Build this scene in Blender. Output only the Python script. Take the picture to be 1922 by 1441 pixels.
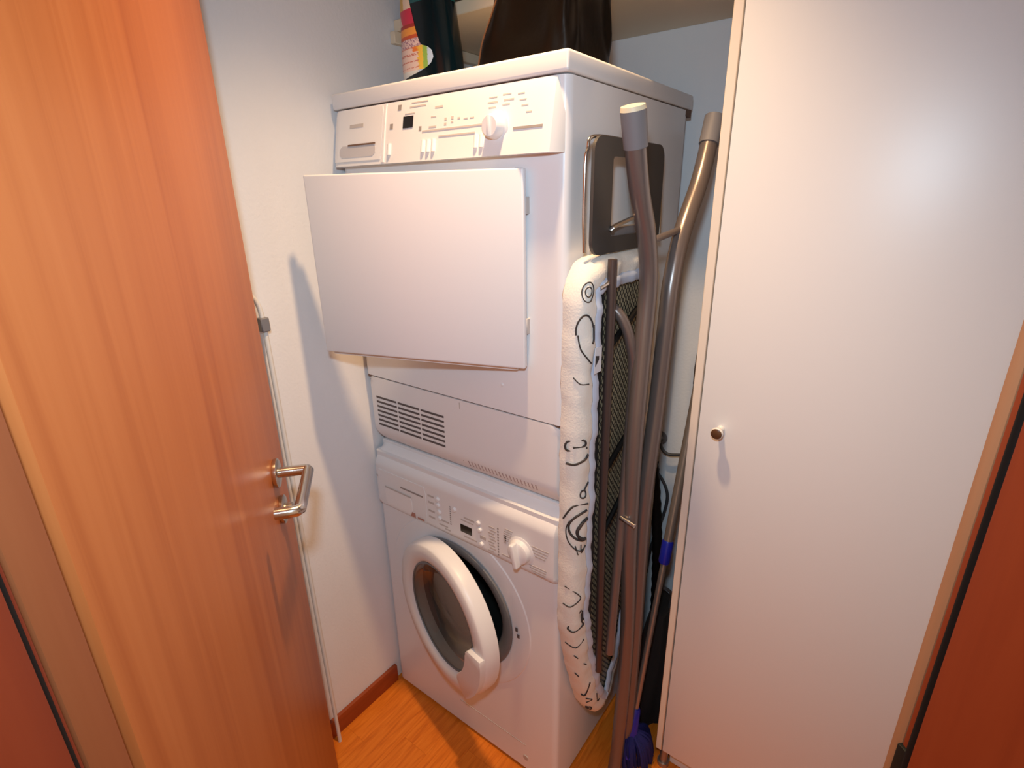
import bpy, bmesh, math, random
from mathutils import Vector, Matrix
random.seed(7)
for o in list(bpy.data.objects):
    bpy.data.objects.remove(o, do_unlink=True)
scene = bpy.context.scene
COL = scene.collection
PI = math.pi

# ------------------------------------------------------------------ camera, light, exposure
CAM = Vector((1.0943, -0.8179, 1.4872))
YAW, PITCH, ROLL, FPX = 0.646075, -0.342658, -0.017175, 991.863
def camera():
    f = Vector((-math.sin(YAW)*math.cos(PITCH), math.cos(YAW)*math.cos(PITCH), math.sin(PITCH)))
    r = Vector((math.cos(YAW), math.sin(YAW), 0)); u = r.cross(f)
    r2 = math.cos(ROLL)*r + math.sin(ROLL)*u
    u2 = -math.sin(ROLL)*r + math.cos(ROLL)*u
    cd = bpy.data.cameras.new('camera'); co = bpy.data.objects.new('camera', cd); COL.objects.link(co)
    M = Matrix.Identity(4)
    for i in range(3):
        M[i][0] = r2[i]; M[i][1] = u2[i]; M[i][2] = -f[i]; M[i][3] = CAM[i]
    co.matrix_world = M
    cd.sensor_width = 36; cd.sensor_fit = 'HORIZONTAL'; cd.lens = FPX/1922*36
    cd.clip_start = 0.02
    scene.camera = co
camera()
W = bpy.data.worlds.new('world'); scene.world = W; W.use_nodes = True
W.node_tree.nodes['Background'].inputs[0].default_value = (1.0, 0.62, 0.36, 1)
W.node_tree.nodes['Background'].inputs[1].default_value = 0.65
def lamp(name, kind, loc, energy, col, size=0.05, rot=None, size_y=None):
    ld = bpy.data.lights.new(name, kind); ld.energy = energy; ld.color = col
    if kind == 'AREA':
        ld.size = size
        if size_y: ld.shape = 'RECTANGLE'; ld.size_y = size_y
    else: ld.shadow_soft_size = size
    lo = bpy.data.objects.new(name, ld); COL.objects.link(lo); lo.location = loc
    if rot: lo.rotation_euler = rot
    return lo
LAMP = Vector((0.60, -0.165, 2.38))
cl = lamp('closet_lamp_light', 'SPOT', LAMP, 90, (1.0, 0.64, 0.33), 0.035)      # recessed downlight above the appliances
cl.data.spot_size = math.radians(92); cl.data.spot_blend = 1.0; cl.rotation_euler = (0, 0.035, 0)
# the camera's own flash, just above the lens, with the soft-edged beam of a flash head
fl = lamp('camera_flash', 'SPOT', (1.07, -0.83, 1.66), 26, (0.60, 0.83, 1.0), 0.03)
fl.data.spot_size = math.radians(142); fl.data.spot_blend = 1.0
fl.rotation_euler = (PI/2+PITCH-0.16, 0, YAW)
vs = scene.view_settings
vs.view_transform = 'Standard'; vs.look = 'None'; vs.gamma = 1.0; vs.exposure = 0.0
vs.use_curve_mapping = False

# ------------------------------------------------------------------ materials
MATS = {}
def mat(name, col, rough=0.5, metal=0.0, spec=0.5, bump=0.0, bscale=200, var=0.0, vscale=6, coat=0.0, stretch=None):
    if name in MATS: return MATS[name]
    m = bpy.data.materials.new(name); m.use_nodes = True
    nt = m.node_tree; b = nt.nodes['Principled BSDF']
    b.inputs['Base Color'].default_value = (*col, 1); b.inputs['Roughness'].default_value = rough
    b.inputs['Metallic'].default_value = metal; b.inputs['Specular IOR Level'].default_value = spec
    b.inputs['Coat Weight'].default_value = coat
    tc = nt.nodes.new('ShaderNodeTexCoord')
    if var > 0:
        n = nt.nodes.new('ShaderNodeTexNoise'); n.inputs['Scale'].default_value = vscale; n.inputs['Detail'].default_value = 4
        mp = nt.nodes.new('ShaderNodeMapping')
        if stretch: mp.inputs['Scale'].default_value = stretch
        nt.links.new(tc.outputs['Object'], mp.inputs[0]); nt.links.new(mp.outputs[0], n.inputs['Vector'])
        r = nt.nodes.new('ShaderNodeValToRGB')
        r.color_ramp.elements[0].position = 0.3; r.color_ramp.elements[1].position = 0.7
        r.color_ramp.elements[0].color = (*[c*(1-var) for c in col], 1)
        r.color_ramp.elements[1].color = (*[min(1, c*(1+var)) for c in col], 1)
        nt.links.new(n.outputs['Fac'], r.inputs[0]); nt.links.new(r.outputs[0], b.inputs['Base Color'])
    if bump > 0:
        n2 = nt.nodes.new('ShaderNodeTexNoise'); n2.inputs['Scale'].default_value = bscale
        bp = nt.nodes.new('ShaderNodeBump'); bp.inputs['Strength'].default_value = bump; bp.inputs['Distance'].default_value = 0.002
        nt.links.new(tc.outputs['Object'], n2.inputs['Vector']); nt.links.new(n2.outputs['Fac'], bp.inputs['Height'])
        nt.links.new(bp.outputs[0], b.inputs['Normal'])
    MATS[name] = m
    return m
def wood(name, dark, mid, light, rough=0.38, scale=(26, 26, 0.9), rnd=0.0, spec=0.5):
    m = bpy.data.materials.new(name); m.use_nodes = True; nt = m.node_tree; b = nt.nodes['Principled BSDF']
    tc = nt.nodes.new('ShaderNodeTexCoord'); mp = nt.nodes.new('ShaderNodeMapping'); mp.inputs['Scale'].default_value = scale
    nt.links.new(tc.outputs['Object'], mp.inputs[0])
    n = nt.nodes.new('ShaderNodeTexNoise'); n.inputs['Scale'].default_value = 1.0; n.inputs['Detail'].default_value = 5; n.inputs['Roughness'].default_value = 0.6; n.inputs['Distortion'].default_value = 0.6
    nt.links.new(mp.outputs[0], n.inputs['Vector'])
    r = nt.nodes.new('ShaderNodeValToRGB'); e = r.color_ramp.elements
    e[0].position = 0.28; e[0].color = (*dark, 1); e[1].position = 0.75; e[1].color = (*light, 1)
    x = e.new(0.5); x.color = (*mid, 1)
    nt.links.new(n.outputs['Fac'], r.inputs[0])
    out = r.outputs[0]
    if rnd:
        oi = nt.nodes.new('ShaderNodeObjectInfo'); hs = nt.nodes.new('ShaderNodeHueSaturation')
        mr = nt.nodes.new('ShaderNodeMapRange'); mr.inputs['To Min'].default_value = 1-rnd; mr.inputs['To Max'].default_value = 1+rnd
        nt.links.new(oi.outputs['Random'], mr.inputs['Value']); nt.links.new(mr.outputs[0], hs.inputs['Value'])
        nt.links.new(out, hs.inputs['Color']); out = hs.outputs[0]
        ad = nt.nodes.new('ShaderNodeVectorMath'); ad.operation = 'ADD'
        sc = nt.nodes.new('ShaderNodeVectorMath'); sc.operation = 'SCALE'; sc.inputs['Scale'].default_value = 37.0
        cb = nt.nodes.new('ShaderNodeCombineXYZ')
        nt.links.new(oi.outputs['Random'], cb.inputs[0]); nt.links.new(cb.outputs[0], sc.inputs[0])
        nt.links.new(mp.outputs[0], ad.inputs[0]); nt.links.new(sc.outputs[0], ad.inputs[1]); nt.links.new(ad.outputs[0], n.inputs['Vector'])
    nt.links.new(out, b.inputs['Base Color']); b.inputs['Roughness'].default_value = rough; b.inputs['Specular IOR Level'].default_value = spec
    MATS[name] = m
    return m
M_wall = mat('white_wall_paint', (0.80, 0.80, 0.82), 0.85, bump=0.25, bscale=140, var=0.015)
M_ceil = mat('ceiling_paint', (0.8, 0.78, 0.75), 0.9)
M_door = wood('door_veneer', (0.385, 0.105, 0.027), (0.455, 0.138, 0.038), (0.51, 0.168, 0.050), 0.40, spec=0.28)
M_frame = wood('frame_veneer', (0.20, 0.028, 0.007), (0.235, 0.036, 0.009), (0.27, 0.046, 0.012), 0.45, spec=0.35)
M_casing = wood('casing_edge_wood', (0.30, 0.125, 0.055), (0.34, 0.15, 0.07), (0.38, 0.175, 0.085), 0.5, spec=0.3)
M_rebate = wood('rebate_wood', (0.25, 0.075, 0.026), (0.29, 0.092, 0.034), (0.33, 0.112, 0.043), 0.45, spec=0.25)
M_floor = wood('floor_planks', (0.55, 0.125, 0.010), (0.72, 0.19, 0.016), (0.82, 0.25, 0.028), 0.38, (95, 9, 95), 0.05, spec=0.3)
M_base = wood('baseboard_wood', (0.26, 0.045, 0.01), (0.32, 0.06, 0.014), (0.37, 0.08, 0.02), 0.45, (30, 2, 30))
M_white = mat('appliance_enamel', (0.80, 0.80, 0.825), 0.30, spec=0.45)
M_plast = mat('appliance_plastic', (0.79, 0.785, 0.80), 0.36, spec=0.45)
M_grey = mat('print_grey', (0.30, 0.27, 0.26), 0.6)
M_lgrey = mat('print_light_grey', (0.52, 0.48, 0.46), 0.6)
M_black = mat('display_black', (0.008, 0.006, 0.005), 0.15)
M_slot = mat('vent_dark', (0.10, 0.085, 0.085), 0.7)
M_hole = mat('vent_hole_shade', (0.42, 0.34, 0.34), 0.7)
M_gasket = mat('washer_gasket_rubber', (0.15, 0.15, 0.155), 0.5)
M_drum = mat('drum_steel', (0.10, 0.10, 0.09), 0.35, metal=0.8)
M_chrome = mat('brushed_steel', (0.58, 0.55, 0.52), 0.22, metal=1.0)
M_brass = mat('steel_rose', (0.62, 0.55, 0.46), 0.25, metal=1.0)
M_rubber = mat('black_rubber', (0.006, 0.005, 0.0045), 0.6, spec=0.2)
M_cab = mat('cabinet_lacquer', (0.80, 0.795, 0.80), 0.36, spec=0.5)
M_cabe = mat('cabinet_edge', (0.80, 0.70, 0.60), 0.5)
M_tube = mat('taupe_tube_paint', (0.20, 0.165, 0.155), 0.30, metal=0.5, spec=0.6)
M_tubed = mat('dark_tube_paint', (0.085, 0.06, 0.055), 0.35, metal=0.4)
M_capg = mat('grey_rubber_cap', (0.20, 0.19, 0.20), 0.55)
M_capt = mat('pale_cap_end', (0.75, 0.68, 0.50), 0.5)
M_cover = mat('cotton_cover', (0.78, 0.74, 0.68), 0.9, bump=0.3, bscale=260)
M_hem = mat('pale_blue_hem', (0.52, 0.58, 0.72), 0.9)
M_ink = mat('black_print', (0.035, 0.03, 0.03), 0.8)
M_rest = mat('iron_rest_metal', (0.075, 0.070, 0.066), 0.42, metal=0.3)
M_blue = mat('blue_plastic', (0.012, 0.018, 0.33), 0.35)
M_mop = mat('mop_fringe', (0.006, 0.010, 0.13), 0.85, bump=0.5, bscale=120)
M_alu = mat('mop_tube_metal', (0.36, 0.31, 0.285), 0.35, metal=0.7)
M_cord = mat('dark_grey_cable', (0.05, 0.05, 0.055), 0.5)
M_bag = mat('dark_bag_leather', (0.004, 0.0028, 0.0022), 0.32, spec=0.22, bump=0.15, bscale=90)
M_teal = mat('dark_teal_plastic', (0.0015, 0.006, 0.010), 0.16, spec=0.4)
M_tealc = mat('teal_cap_plastic', (0.006, 0.07, 0.085), 0.25)
M_box = mat('dark_brown_card', (0.07, 0.045, 0.02), 0.8)
M_shelf = mat('shelf_board', (0.80, 0.67, 0.50), 0.6)
M_whitep = mat('white_coated_steel', (0.75, 0.74, 0.72), 0.4)
M_greyp = mat('grey_clip_plastic', (0.19, 0.19, 0.21), 0.5)
M_red = mat('red_print', (0.45, 0.22, 0.17), 0.7)
M_tag = mat('white_fabric_tag', (0.72, 0.74, 0.80), 0.9)
M_plate = mat('dark_metal_strap', (0.045, 0.048, 0.05), 0.45, metal=0.4)
M_strike = mat('strike_plate_dark', (0.03, 0.035, 0.03), 0.35, metal=0.7)
M_groove = mat('shadow_gap_brown', (0.16, 0.09, 0.06), 0.8)
M_hose = mat('grey_drain_hose', (0.34, 0.35, 0.36), 0.5)
def glass_mat():
    m = bpy.data.materials.new('porthole_glass'); m.use_nodes = True; b = m.node_tree.nodes['Principled BSDF']
    b.inputs['Base Color'].default_value = (0.62, 0.56, 0.50, 1); b.inputs['Roughness'].default_value = 0.05
    b.inputs['Transmission Weight'].default_value = 0.95; b.inputs['IOR'].default_value = 1.45
    return m
M_glass = glass_mat()
def lattice_mat():
    # expanded-metal grid: dark painted strands with pale pad behind the holes
    m = bpy.data.materials.new('expanded_metal_mesh'); m.use_nodes = True; nt = m.node_tree; b = nt.nodes['Principled BSDF']
    tc = nt.nodes.new('ShaderNodeTexCoord'); sx = nt.nodes.new('ShaderNodeSeparateXYZ'); nt.links.new(tc.outputs['Object'], sx.inputs[0])
    def math_(op, a, bb=None):
        n = nt.nodes.new('ShaderNodeMath'); n.operation = op
        for i, v in enumerate((a, bb)):
            if v is None: continue
            if isinstance(v, (int, float)): n.inputs[i].default_value = v
            else: nt.links.new(v, n.inputs[i])
        return n.outputs[0]
    ys = math_('MULTIPLY', sx.outputs[1], 240.0); zs = math_('MULTIPLY', sx.outputs[2], 190.0)
    a = math_('SINE', math_('ADD', ys, zs)); c = math_('SINE', math_('SUBTRACT', ys, zs))
    p = math_('MULTIPLY', a, c)
    r = nt.nodes.new('ShaderNodeValToRGB'); e = r.color_ramp.elements
    e[0].position = 0.30; e[0].color = (0.020, 0.024, 0.022, 1); e[1].position = 0.48; e[1].color = (0.33, 0.30, 0.20, 1)
    nt.links.new(math_('ABSOLUTE', p), r.inputs[0]); nt.links.new(r.outputs[0], b.inputs['Base Color']); b.inputs['Roughness'].default_value = 0.5
    return m
M_mesh = lattice_mat()
def vcol_mat():
    m = bpy.data.materials.new('printed_label'); m.use_nodes = True; nt = m.node_tree; b = nt.nodes['Principled BSDF']
    a = nt.nodes.new('ShaderNodeVertexColor'); a.layer_name = 'print'
    nt.links.new(a.outputs[0], b.inputs['Base Color']); b.inputs['Roughness'].default_value = 0.35
    return m
M_label = vcol_mat()

# ------------------------------------------------------------------ mesh helpers (all in world coordinates)
def box(bm, lo, hi, M=None):
    x0, y0, z0 = lo; x1, y1, z1 = hi
    v = [Vector(c) for c in ((x0,y0,z0),(x1,y0,z0),(x1,y1,z0),(x0,y1,z0),(x0,y0,z1),(x1,y0,z1),(x1,y1,z1),(x0,y1,z1))]
    if M: v = [M @ c for c in v]
    b = [bm.verts.new(c) for c in v]
    for f in ((3,2,1,0),(4,5,6,7),(0,1,5,4),(1,2,6,5),(2,3,7,6),(3,0,4,7)): bm.faces.new([b[i] for i in f])
def bevel(bm, w, seg=2, sel=None):
    es = [e for e in bm.edges if (sel is None or sel(e))]
    bmesh.ops.bevel(bm, geom=es, offset=w, segments=seg, profile=0.6, affect='EDGES')
def rbox(lo, hi, w=0.004, seg=2, M=None, sel=None):
    bm = bmesh.new(); box(bm, lo, hi); bevel(bm, w, seg, sel)
    if M: bm.transform(M)
    return bm
def frames(pts):
    n = len(pts); T = []
    for i in range(n):
        a = pts[max(0, i-1)]; b = pts[min(n-1, i+1)]; T.append((b-a).normalized())
    up = Vector((0,0,1)) if abs(T[0].z) < 0.9 else Vector((1,0,0))
    N = [(up - T[0]*up.dot(T[0])).normalized()]
    for i in range(1, n):
        v = N[-1] - T[i]*N[-1].dot(T[i]); N.append(v.normalized())
    return T, N
def tube(bm, pts, r, seg=12, cap=True):
    pts = [Vector(p) for p in pts]; T, N = frames(pts); rings = []
    for i, p in enumerate(pts):
        ri = r[i] if isinstance(r, (list, tuple)) else r
        B = T[i].cross(N[i])
        rings.append([bm.verts.new(p + ri*(math.cos(a)*N[i] + math.sin(a)*B)) for a in [2*PI*k/seg for k in range(seg)]])
    for i in range(len(rings)-1):
        for k in range(seg):
            bm.faces.new((rings[i][k], rings[i][(k+1) % seg], rings[i+1][(k+1) % seg], rings[i+1][k]))
    if cap:
        bm.faces.new(list(reversed(rings[0]))); bm.faces.new(rings[-1])
def spline(P, n=8):
    P = [Vector(p) for p in P]; out = []
    for i in range(len(P)-1):
        p0 = P[max(0,i-1)]; p1 = P[i]; p2 = P[i+1]; p3 = P[min(len(P)-1,i+2)]
        for k in range(n):
            t = k/n
            out.append(0.5*((2*p1)+(p2-p0)*t+(2*p0-5*p1+4*p2-p3)*t*t+(3*p1-p0-3*p2+p3)*t**3))
    out.append(P[-1]); return out
def lathe(bm, prof, M, seg=48, close=False):
    # prof: (radius, height along local z)
    rings = []
    for r, h in prof:
        if r < 1e-6: rings.append([bm.verts.new(M @ Vector((0,0,h)))])
        else: rings.append([bm.verts.new(M @ Vector((r*math.cos(2*PI*k/seg), r*math.sin(2*PI*k/seg), h))) for k in range(seg)])
    n = len(rings)
    for i in range(n if close else n-1):
        A = rings[i]; B = rings[(i+1) % n]
        for k in range(seg):
            k2 = (k+1) % seg
            if len(A) == 1 and len(B) == 1: continue
            if len(A) == 1: bm.faces.new((A[0], B[k2], B[k]))
            elif len(B) == 1: bm.faces.new((A[k], A[k2], B[0]))
            else: bm.faces.new((A[k], A[k2], B[k2], B[k]))
def prism(bm, poly, M, h):
    # poly in local xy, extruded along local z from 0 to h
    a = [bm.verts.new(M @ Vector((x, y, 0))) for x, y in poly]; b = [bm.verts.new(M @ Vector((x, y, h))) for x, y in poly]
    n = len(poly)
    bm.faces.new(list(reversed(a))); bm.faces.new(b)
    for i in range(n): bm.faces.new((a[i], a[(i+1) % n], b[(i+1) % n], b[i]))
def rrect(w, h, r, n=5, cx=0, cy=0):
    out = []
    for sx, sy, a0 in ((1,1,0),(-1,1,PI/2),(-1,-1,PI),(1,-1,3*PI/2)):
        for k in range(n+1):
            a = a0 + k/n*PI/2
            out.append((cx+sx*(w/2-r)+r*math.cos(a), cy+sy*(h/2-r)+r*math.sin(a)))
    return out
ORIG = {}
def setp(o, label=None, cat=None, group=None, kind=None):
    if label: o['label'] = label
    if cat: o['category'] = cat
    if group: o['group'] = group
    if kind: o['kind'] = kind
    return o
def thing(name, loc, label=None, cat=None, group=None):
    o = bpy.data.objects.new(name, None); COL.objects.link(o); o.location = loc; o.empty_display_size = 0.05
    ORIG[o.name] = Vector(loc)
    return setp(o, label, cat, group)
def mk(name, bm, m, parent=None, smooth=True, origin=None, label=None, cat=None, kind=None, group=None):
    bmesh.ops.recalc_face_normals(bm, faces=bm.faces)
    if parent is not None: base = ORIG[parent.name]
    elif origin is not None: base = Vector(origin)
    else: base = Vector((0,0,0))
    org = base
    if parent is not None and origin is not None: org = Vector(origin)
    bm.transform(Matrix.Translation(-org))
    me = bpy.data.meshes.new(name); bm.to_mesh(me); bm.free()
    if smooth:
        me.polygons.foreach_set('use_smooth', [True]*len(me.polygons))
        me.set_sharp_from_angle(angle=math.radians(38))
    me.materials.append(m)
    o = bpy.data.objects.new(name, me); COL.objects.link(o)
    if parent is not None: o.parent = parent; o.location = org - base
    else: o.location = org
    ORIG[o.name] = org
    setp(o, label, cat, group, kind)
    return o
def B(lo, hi):
    bm = bmesh.new(); box(bm, lo, hi); return bm

# ------------------------------------------------------------------ the setting
XL, YB, ZC = -0.015, 0.62, 2.45
XR = 1.76
def plain(name, lo, hi, m): return mk(name, B(lo, hi), m, None, False, kind='structure')
# doorway frame: u runs along the opening, n points into the closet
HX, HY = 0.707, -0.772
UA = math.radians(46.0)
UX, UY = math.cos(UA), math.sin(UA)
NX, NY = -UY, UX
DM = Matrix(((UX, NX, 0, HX), (UY, NY, 0, HY), (0, 0, 1, 0), (0, 0, 0, 1)))   # (u, n, z) -> world
DW = 0.64
floor = mk('floor', B((-0.2, -2.4, -0.05), (2.3, 0.75, -0.006)), M_base, None, False, kind='structure')
def planks():
    w = 0.088; L = 0.62; meshes = {}
    bmp = bmesh.new(); box(bmp, (0.0001, 0.0001, -0.006), (w-0.0001, L-0.0001, 0.0)); bevel(bmp, 0.0003, 1)
    me = bpy.data.meshes.new('plank'); bmp.to_mesh(me); bmp.free(); me.materials.append(M_floor)
    i = 0; x = XL
    while x < 1.75:
        y = -1.45 - (i*0.27) % L
        while y < 0.6:
            o = bpy.data.objects.new('plank', me); COL.objects.link(o); o.parent = floor; o.location = (x, y, 0)
            y += L
        x += w; i += 1
planks()
plain('wall_left', (XL-0.1, -2.0, 0), (XL, YB+0.1, ZC), M_wall)
plain('wall_back', (XL, YB, 0), (XR, YB+0.1, ZC), M_wall)
plain('wall_right', (XR, -0.2, 0), (XR+0.1, YB+0.1, ZC), M_wall)
CEIL = plain('ceiling', (-0.2, -2.4, ZC), (2.3, 0.8, ZC+0.1), M_ceil)
def wall_front():
    bm = bmesh.new()
    box(bm, (-1.30, -0.150, 0), (-0.055, -0.020, ZC), DM)
    box(bm, (DW+0.05, -0.150, 0), (1.62, -0.020, ZC), DM)
    box(bm, (-0.055, -0.150, 2.10), (DW+0.05, -0.020, ZC), DM)
    mk('wall_front', bm, M_wall, None, False, kind='structure')
wall_front()
bm = rbox((XL, -1.9, 0), (XL+0.012, -0.006, 0.062), 0.003, 2)
mk('baseboard_left', bm, M_base, None, kind='structure')
# door frame
def door_frame():
    f = thing('trim_1', (HX, HY, 0)); f['kind'] = 'structure'
    H = 2.06
    def jamb(name, lo, hi, w=0.002, m=M_frame):
        mk(name, rbox(lo, hi, w, 2, DM), m, f)
    # left (hinge) side
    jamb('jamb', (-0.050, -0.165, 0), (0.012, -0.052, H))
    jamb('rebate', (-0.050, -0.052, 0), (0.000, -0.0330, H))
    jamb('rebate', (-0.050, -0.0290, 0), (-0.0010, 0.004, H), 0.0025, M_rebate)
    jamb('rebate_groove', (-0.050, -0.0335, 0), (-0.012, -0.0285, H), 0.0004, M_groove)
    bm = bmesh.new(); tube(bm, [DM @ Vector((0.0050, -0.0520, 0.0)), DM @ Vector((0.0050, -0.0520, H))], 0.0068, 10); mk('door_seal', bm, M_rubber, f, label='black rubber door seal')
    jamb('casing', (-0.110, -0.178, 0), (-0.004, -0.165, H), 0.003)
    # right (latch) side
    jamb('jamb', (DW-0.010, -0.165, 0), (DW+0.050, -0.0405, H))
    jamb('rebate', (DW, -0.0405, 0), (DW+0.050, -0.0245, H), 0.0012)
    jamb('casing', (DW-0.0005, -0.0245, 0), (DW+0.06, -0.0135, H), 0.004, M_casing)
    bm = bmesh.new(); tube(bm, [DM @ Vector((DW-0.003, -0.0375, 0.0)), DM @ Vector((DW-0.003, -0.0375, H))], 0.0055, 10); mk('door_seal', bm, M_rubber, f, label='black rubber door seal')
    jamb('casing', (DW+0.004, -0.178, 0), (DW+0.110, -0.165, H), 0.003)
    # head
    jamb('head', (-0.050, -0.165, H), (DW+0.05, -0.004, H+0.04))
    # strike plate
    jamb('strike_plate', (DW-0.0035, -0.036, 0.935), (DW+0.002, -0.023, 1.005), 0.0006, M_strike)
door_frame()

# the open door: e runs from hinge to free edge, f is the normal of the face seen
EA = math.radians(141.3)
EX, EY = math.cos(EA), math.sin(EA)
FX, FY = math.cos(EA-PI/2), math.sin(EA-PI/2)
LM = Matrix(((EX, FX, 0, HX), (EY, FY, 0, HY), (0, 0, 1, 0), (0, 0, 0, 1)))   # (along, out, z)
LW = 0.668; RT = 0.580; ZH = 1.03
def the_door():
    d = thing('door_1', (HX, HY, 0)); d['kind'] = 'structure'
    mk('door_leaf', rbox((0.015, -0.040, 0.008), (LW, 0.0, 2.04), 0.002, 2, LM), M_door, d)
    h = thing('door_handle', (LM @ Vector((RT, 0, ZH)))[:]); h.parent = d; h.location = ORIG[h.name]-ORIG[d.name]
    A = LM @ Matrix.Translation((RT, 0, ZH)) @ Matrix.Rotation(-PI/2, 4, 'X')      # local z = out of the door
    A2 = LM @ Matrix.Translation((RT, 0, ZH-0.074)) @ Matrix.Rotation(-PI/2, 4, 'X')
    bm = bmesh.new()
    lathe(bm, [(0, 0), (0.025, 0), (0.026, 0.002), (0.026, 0.007), (0.024, 0.0085), (0.013, 0.009), (0, 0.009)], A, 32)
    mk('rose', bm, M_brass, h)
    bm = bmesh.new(); n = 0.056
    P = [(RT, 0.006, ZH), (RT, 0.03, ZH), (RT, n-0.004, ZH)]
    P += [(RT-0.002, n, ZH), (RT-0.006, n+0.002, ZH)] + [(RT-0.14*t, n+0.002, ZH) for t in (0.2, 0.5, 0.8, 0.95)]
    P += [(RT-0.1375, n-0.002, ZH), (RT-0.139, n-0.014, ZH), (RT-0.139, n-0.034, ZH)]
    tube(bm, [LM @ Vector(p) for p in P], 0.0095, 16)
    mk('lever', bm, M_chrome, h, label='brushed steel lever with returned end')
    bm = bmesh.new()
    lathe(bm, [(0, 0), (0.025, 0), (0.026, 0.002), (0.026, 0.007), (0.024, 0.0085), (0.011, 0.009), (0.011, 0.020), (0.009, 0.022), (0, 0.022)], A2, 32)
    mk('key_rose', bm, M_brass, h)
    for z in (0.25, 1.75):
        bm = bmesh.new(); tube(bm, [LM @ Vector((0.0, -0.02, z)), LM @ Vector((0.0, -0.02, z+0.09))], 0.007, 10)
        mk('hinge', bm, M_chrome, d)
the_door()

# ------------------------------------------------------------------ appliances: shared helper for shaped front plates
def plate(x0, x1, z0, z1, yf, nx, nz, yb, rc=0.0):
    """front plate: y = yf(x, z); closed at the back at y = yb; corner rounding rc in the xz outline"""
    bm = bmesh.new(); F = []; 
    for j in range(nz+1):
        z = z0+(z1-z0)*j/nz; row = []
        ins = 0.0
        if rc:
            dz = min(z-z0, z1-z)
            if dz < rc: ins = rc-math.sqrt(max(0, rc*rc-(rc-dz)**2))
        for i in range(nx+1):
            x = x0+ins+(x1-x0-2*ins)*i/nx
            row.append(bm.verts.new((x, yf(x, z), z)))
        F.append(row)
    for j in range(nz):
        for i in range(nx): bm.faces.new((F[j][i], F[j][i+1], F[j+1][i+1], F[j+1][i]))
    rim = [F[0][i] for i in range(nx+1)]+[F[j][nx] for j in range(1, nz+1)]+[F[nz][i] for i in range(nx-1, -1, -1)]+[F[j][0] for j in range(nz-1, 0, -1)]
    bk = [bm.verts.new((v.co.x, yb, v.co.z)) for v in rim]
    n = len(rim)
    for k in range(n): bm.faces.new((rim[k], bk[k], bk[(k+1) % n], rim[(k+1) % n]))
    bm.faces.new(bk)
    return bm
def corner(x, x0, x1, r):
    d = min(x-x0, x1-x)
    return 0.0 if d >= r else r-math.sqrt(max(0.0, r*r-(r-d)**2))
def bar(bm, xc, zc, w, h, yf, slope=0.0, t=0.0006):
    """thin printed bar lying on a front surface"""
    for k in range(2):
        xa = xc-w/2+w*k/2; xb = xc-w/2+w*(k+1)/2
        vs_ = []
        for (x, z) in ((xa, zc-h/2), (xb, zc-h/2), (xb, zc+h/2), (xa, zc+h/2)):
            vs_.append((x, yf(x, z)-t, z))
        bk = [bm.verts.new((v[0], v[1]+t*1.5, v[2])) for v in vs_]; fr = [bm.verts.new(v) for v in vs_]
        bm.faces.new(fr); bm.faces.new(list(reversed(bk)))
        for q in range(4): bm.faces.new((bk[q], bk[(q+1) % 4], fr[(q+1) % 4], fr[q]))
def front_disc(cx, cz, y, prof, seg=32):
    M = Matrix.Translation((cx, y, cz)) @ Matrix.Rotation(PI/2, 4, 'X')      # local z -> -y
    bm = bmesh.new(); lathe(bm, prof, M, seg); return bm

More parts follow.
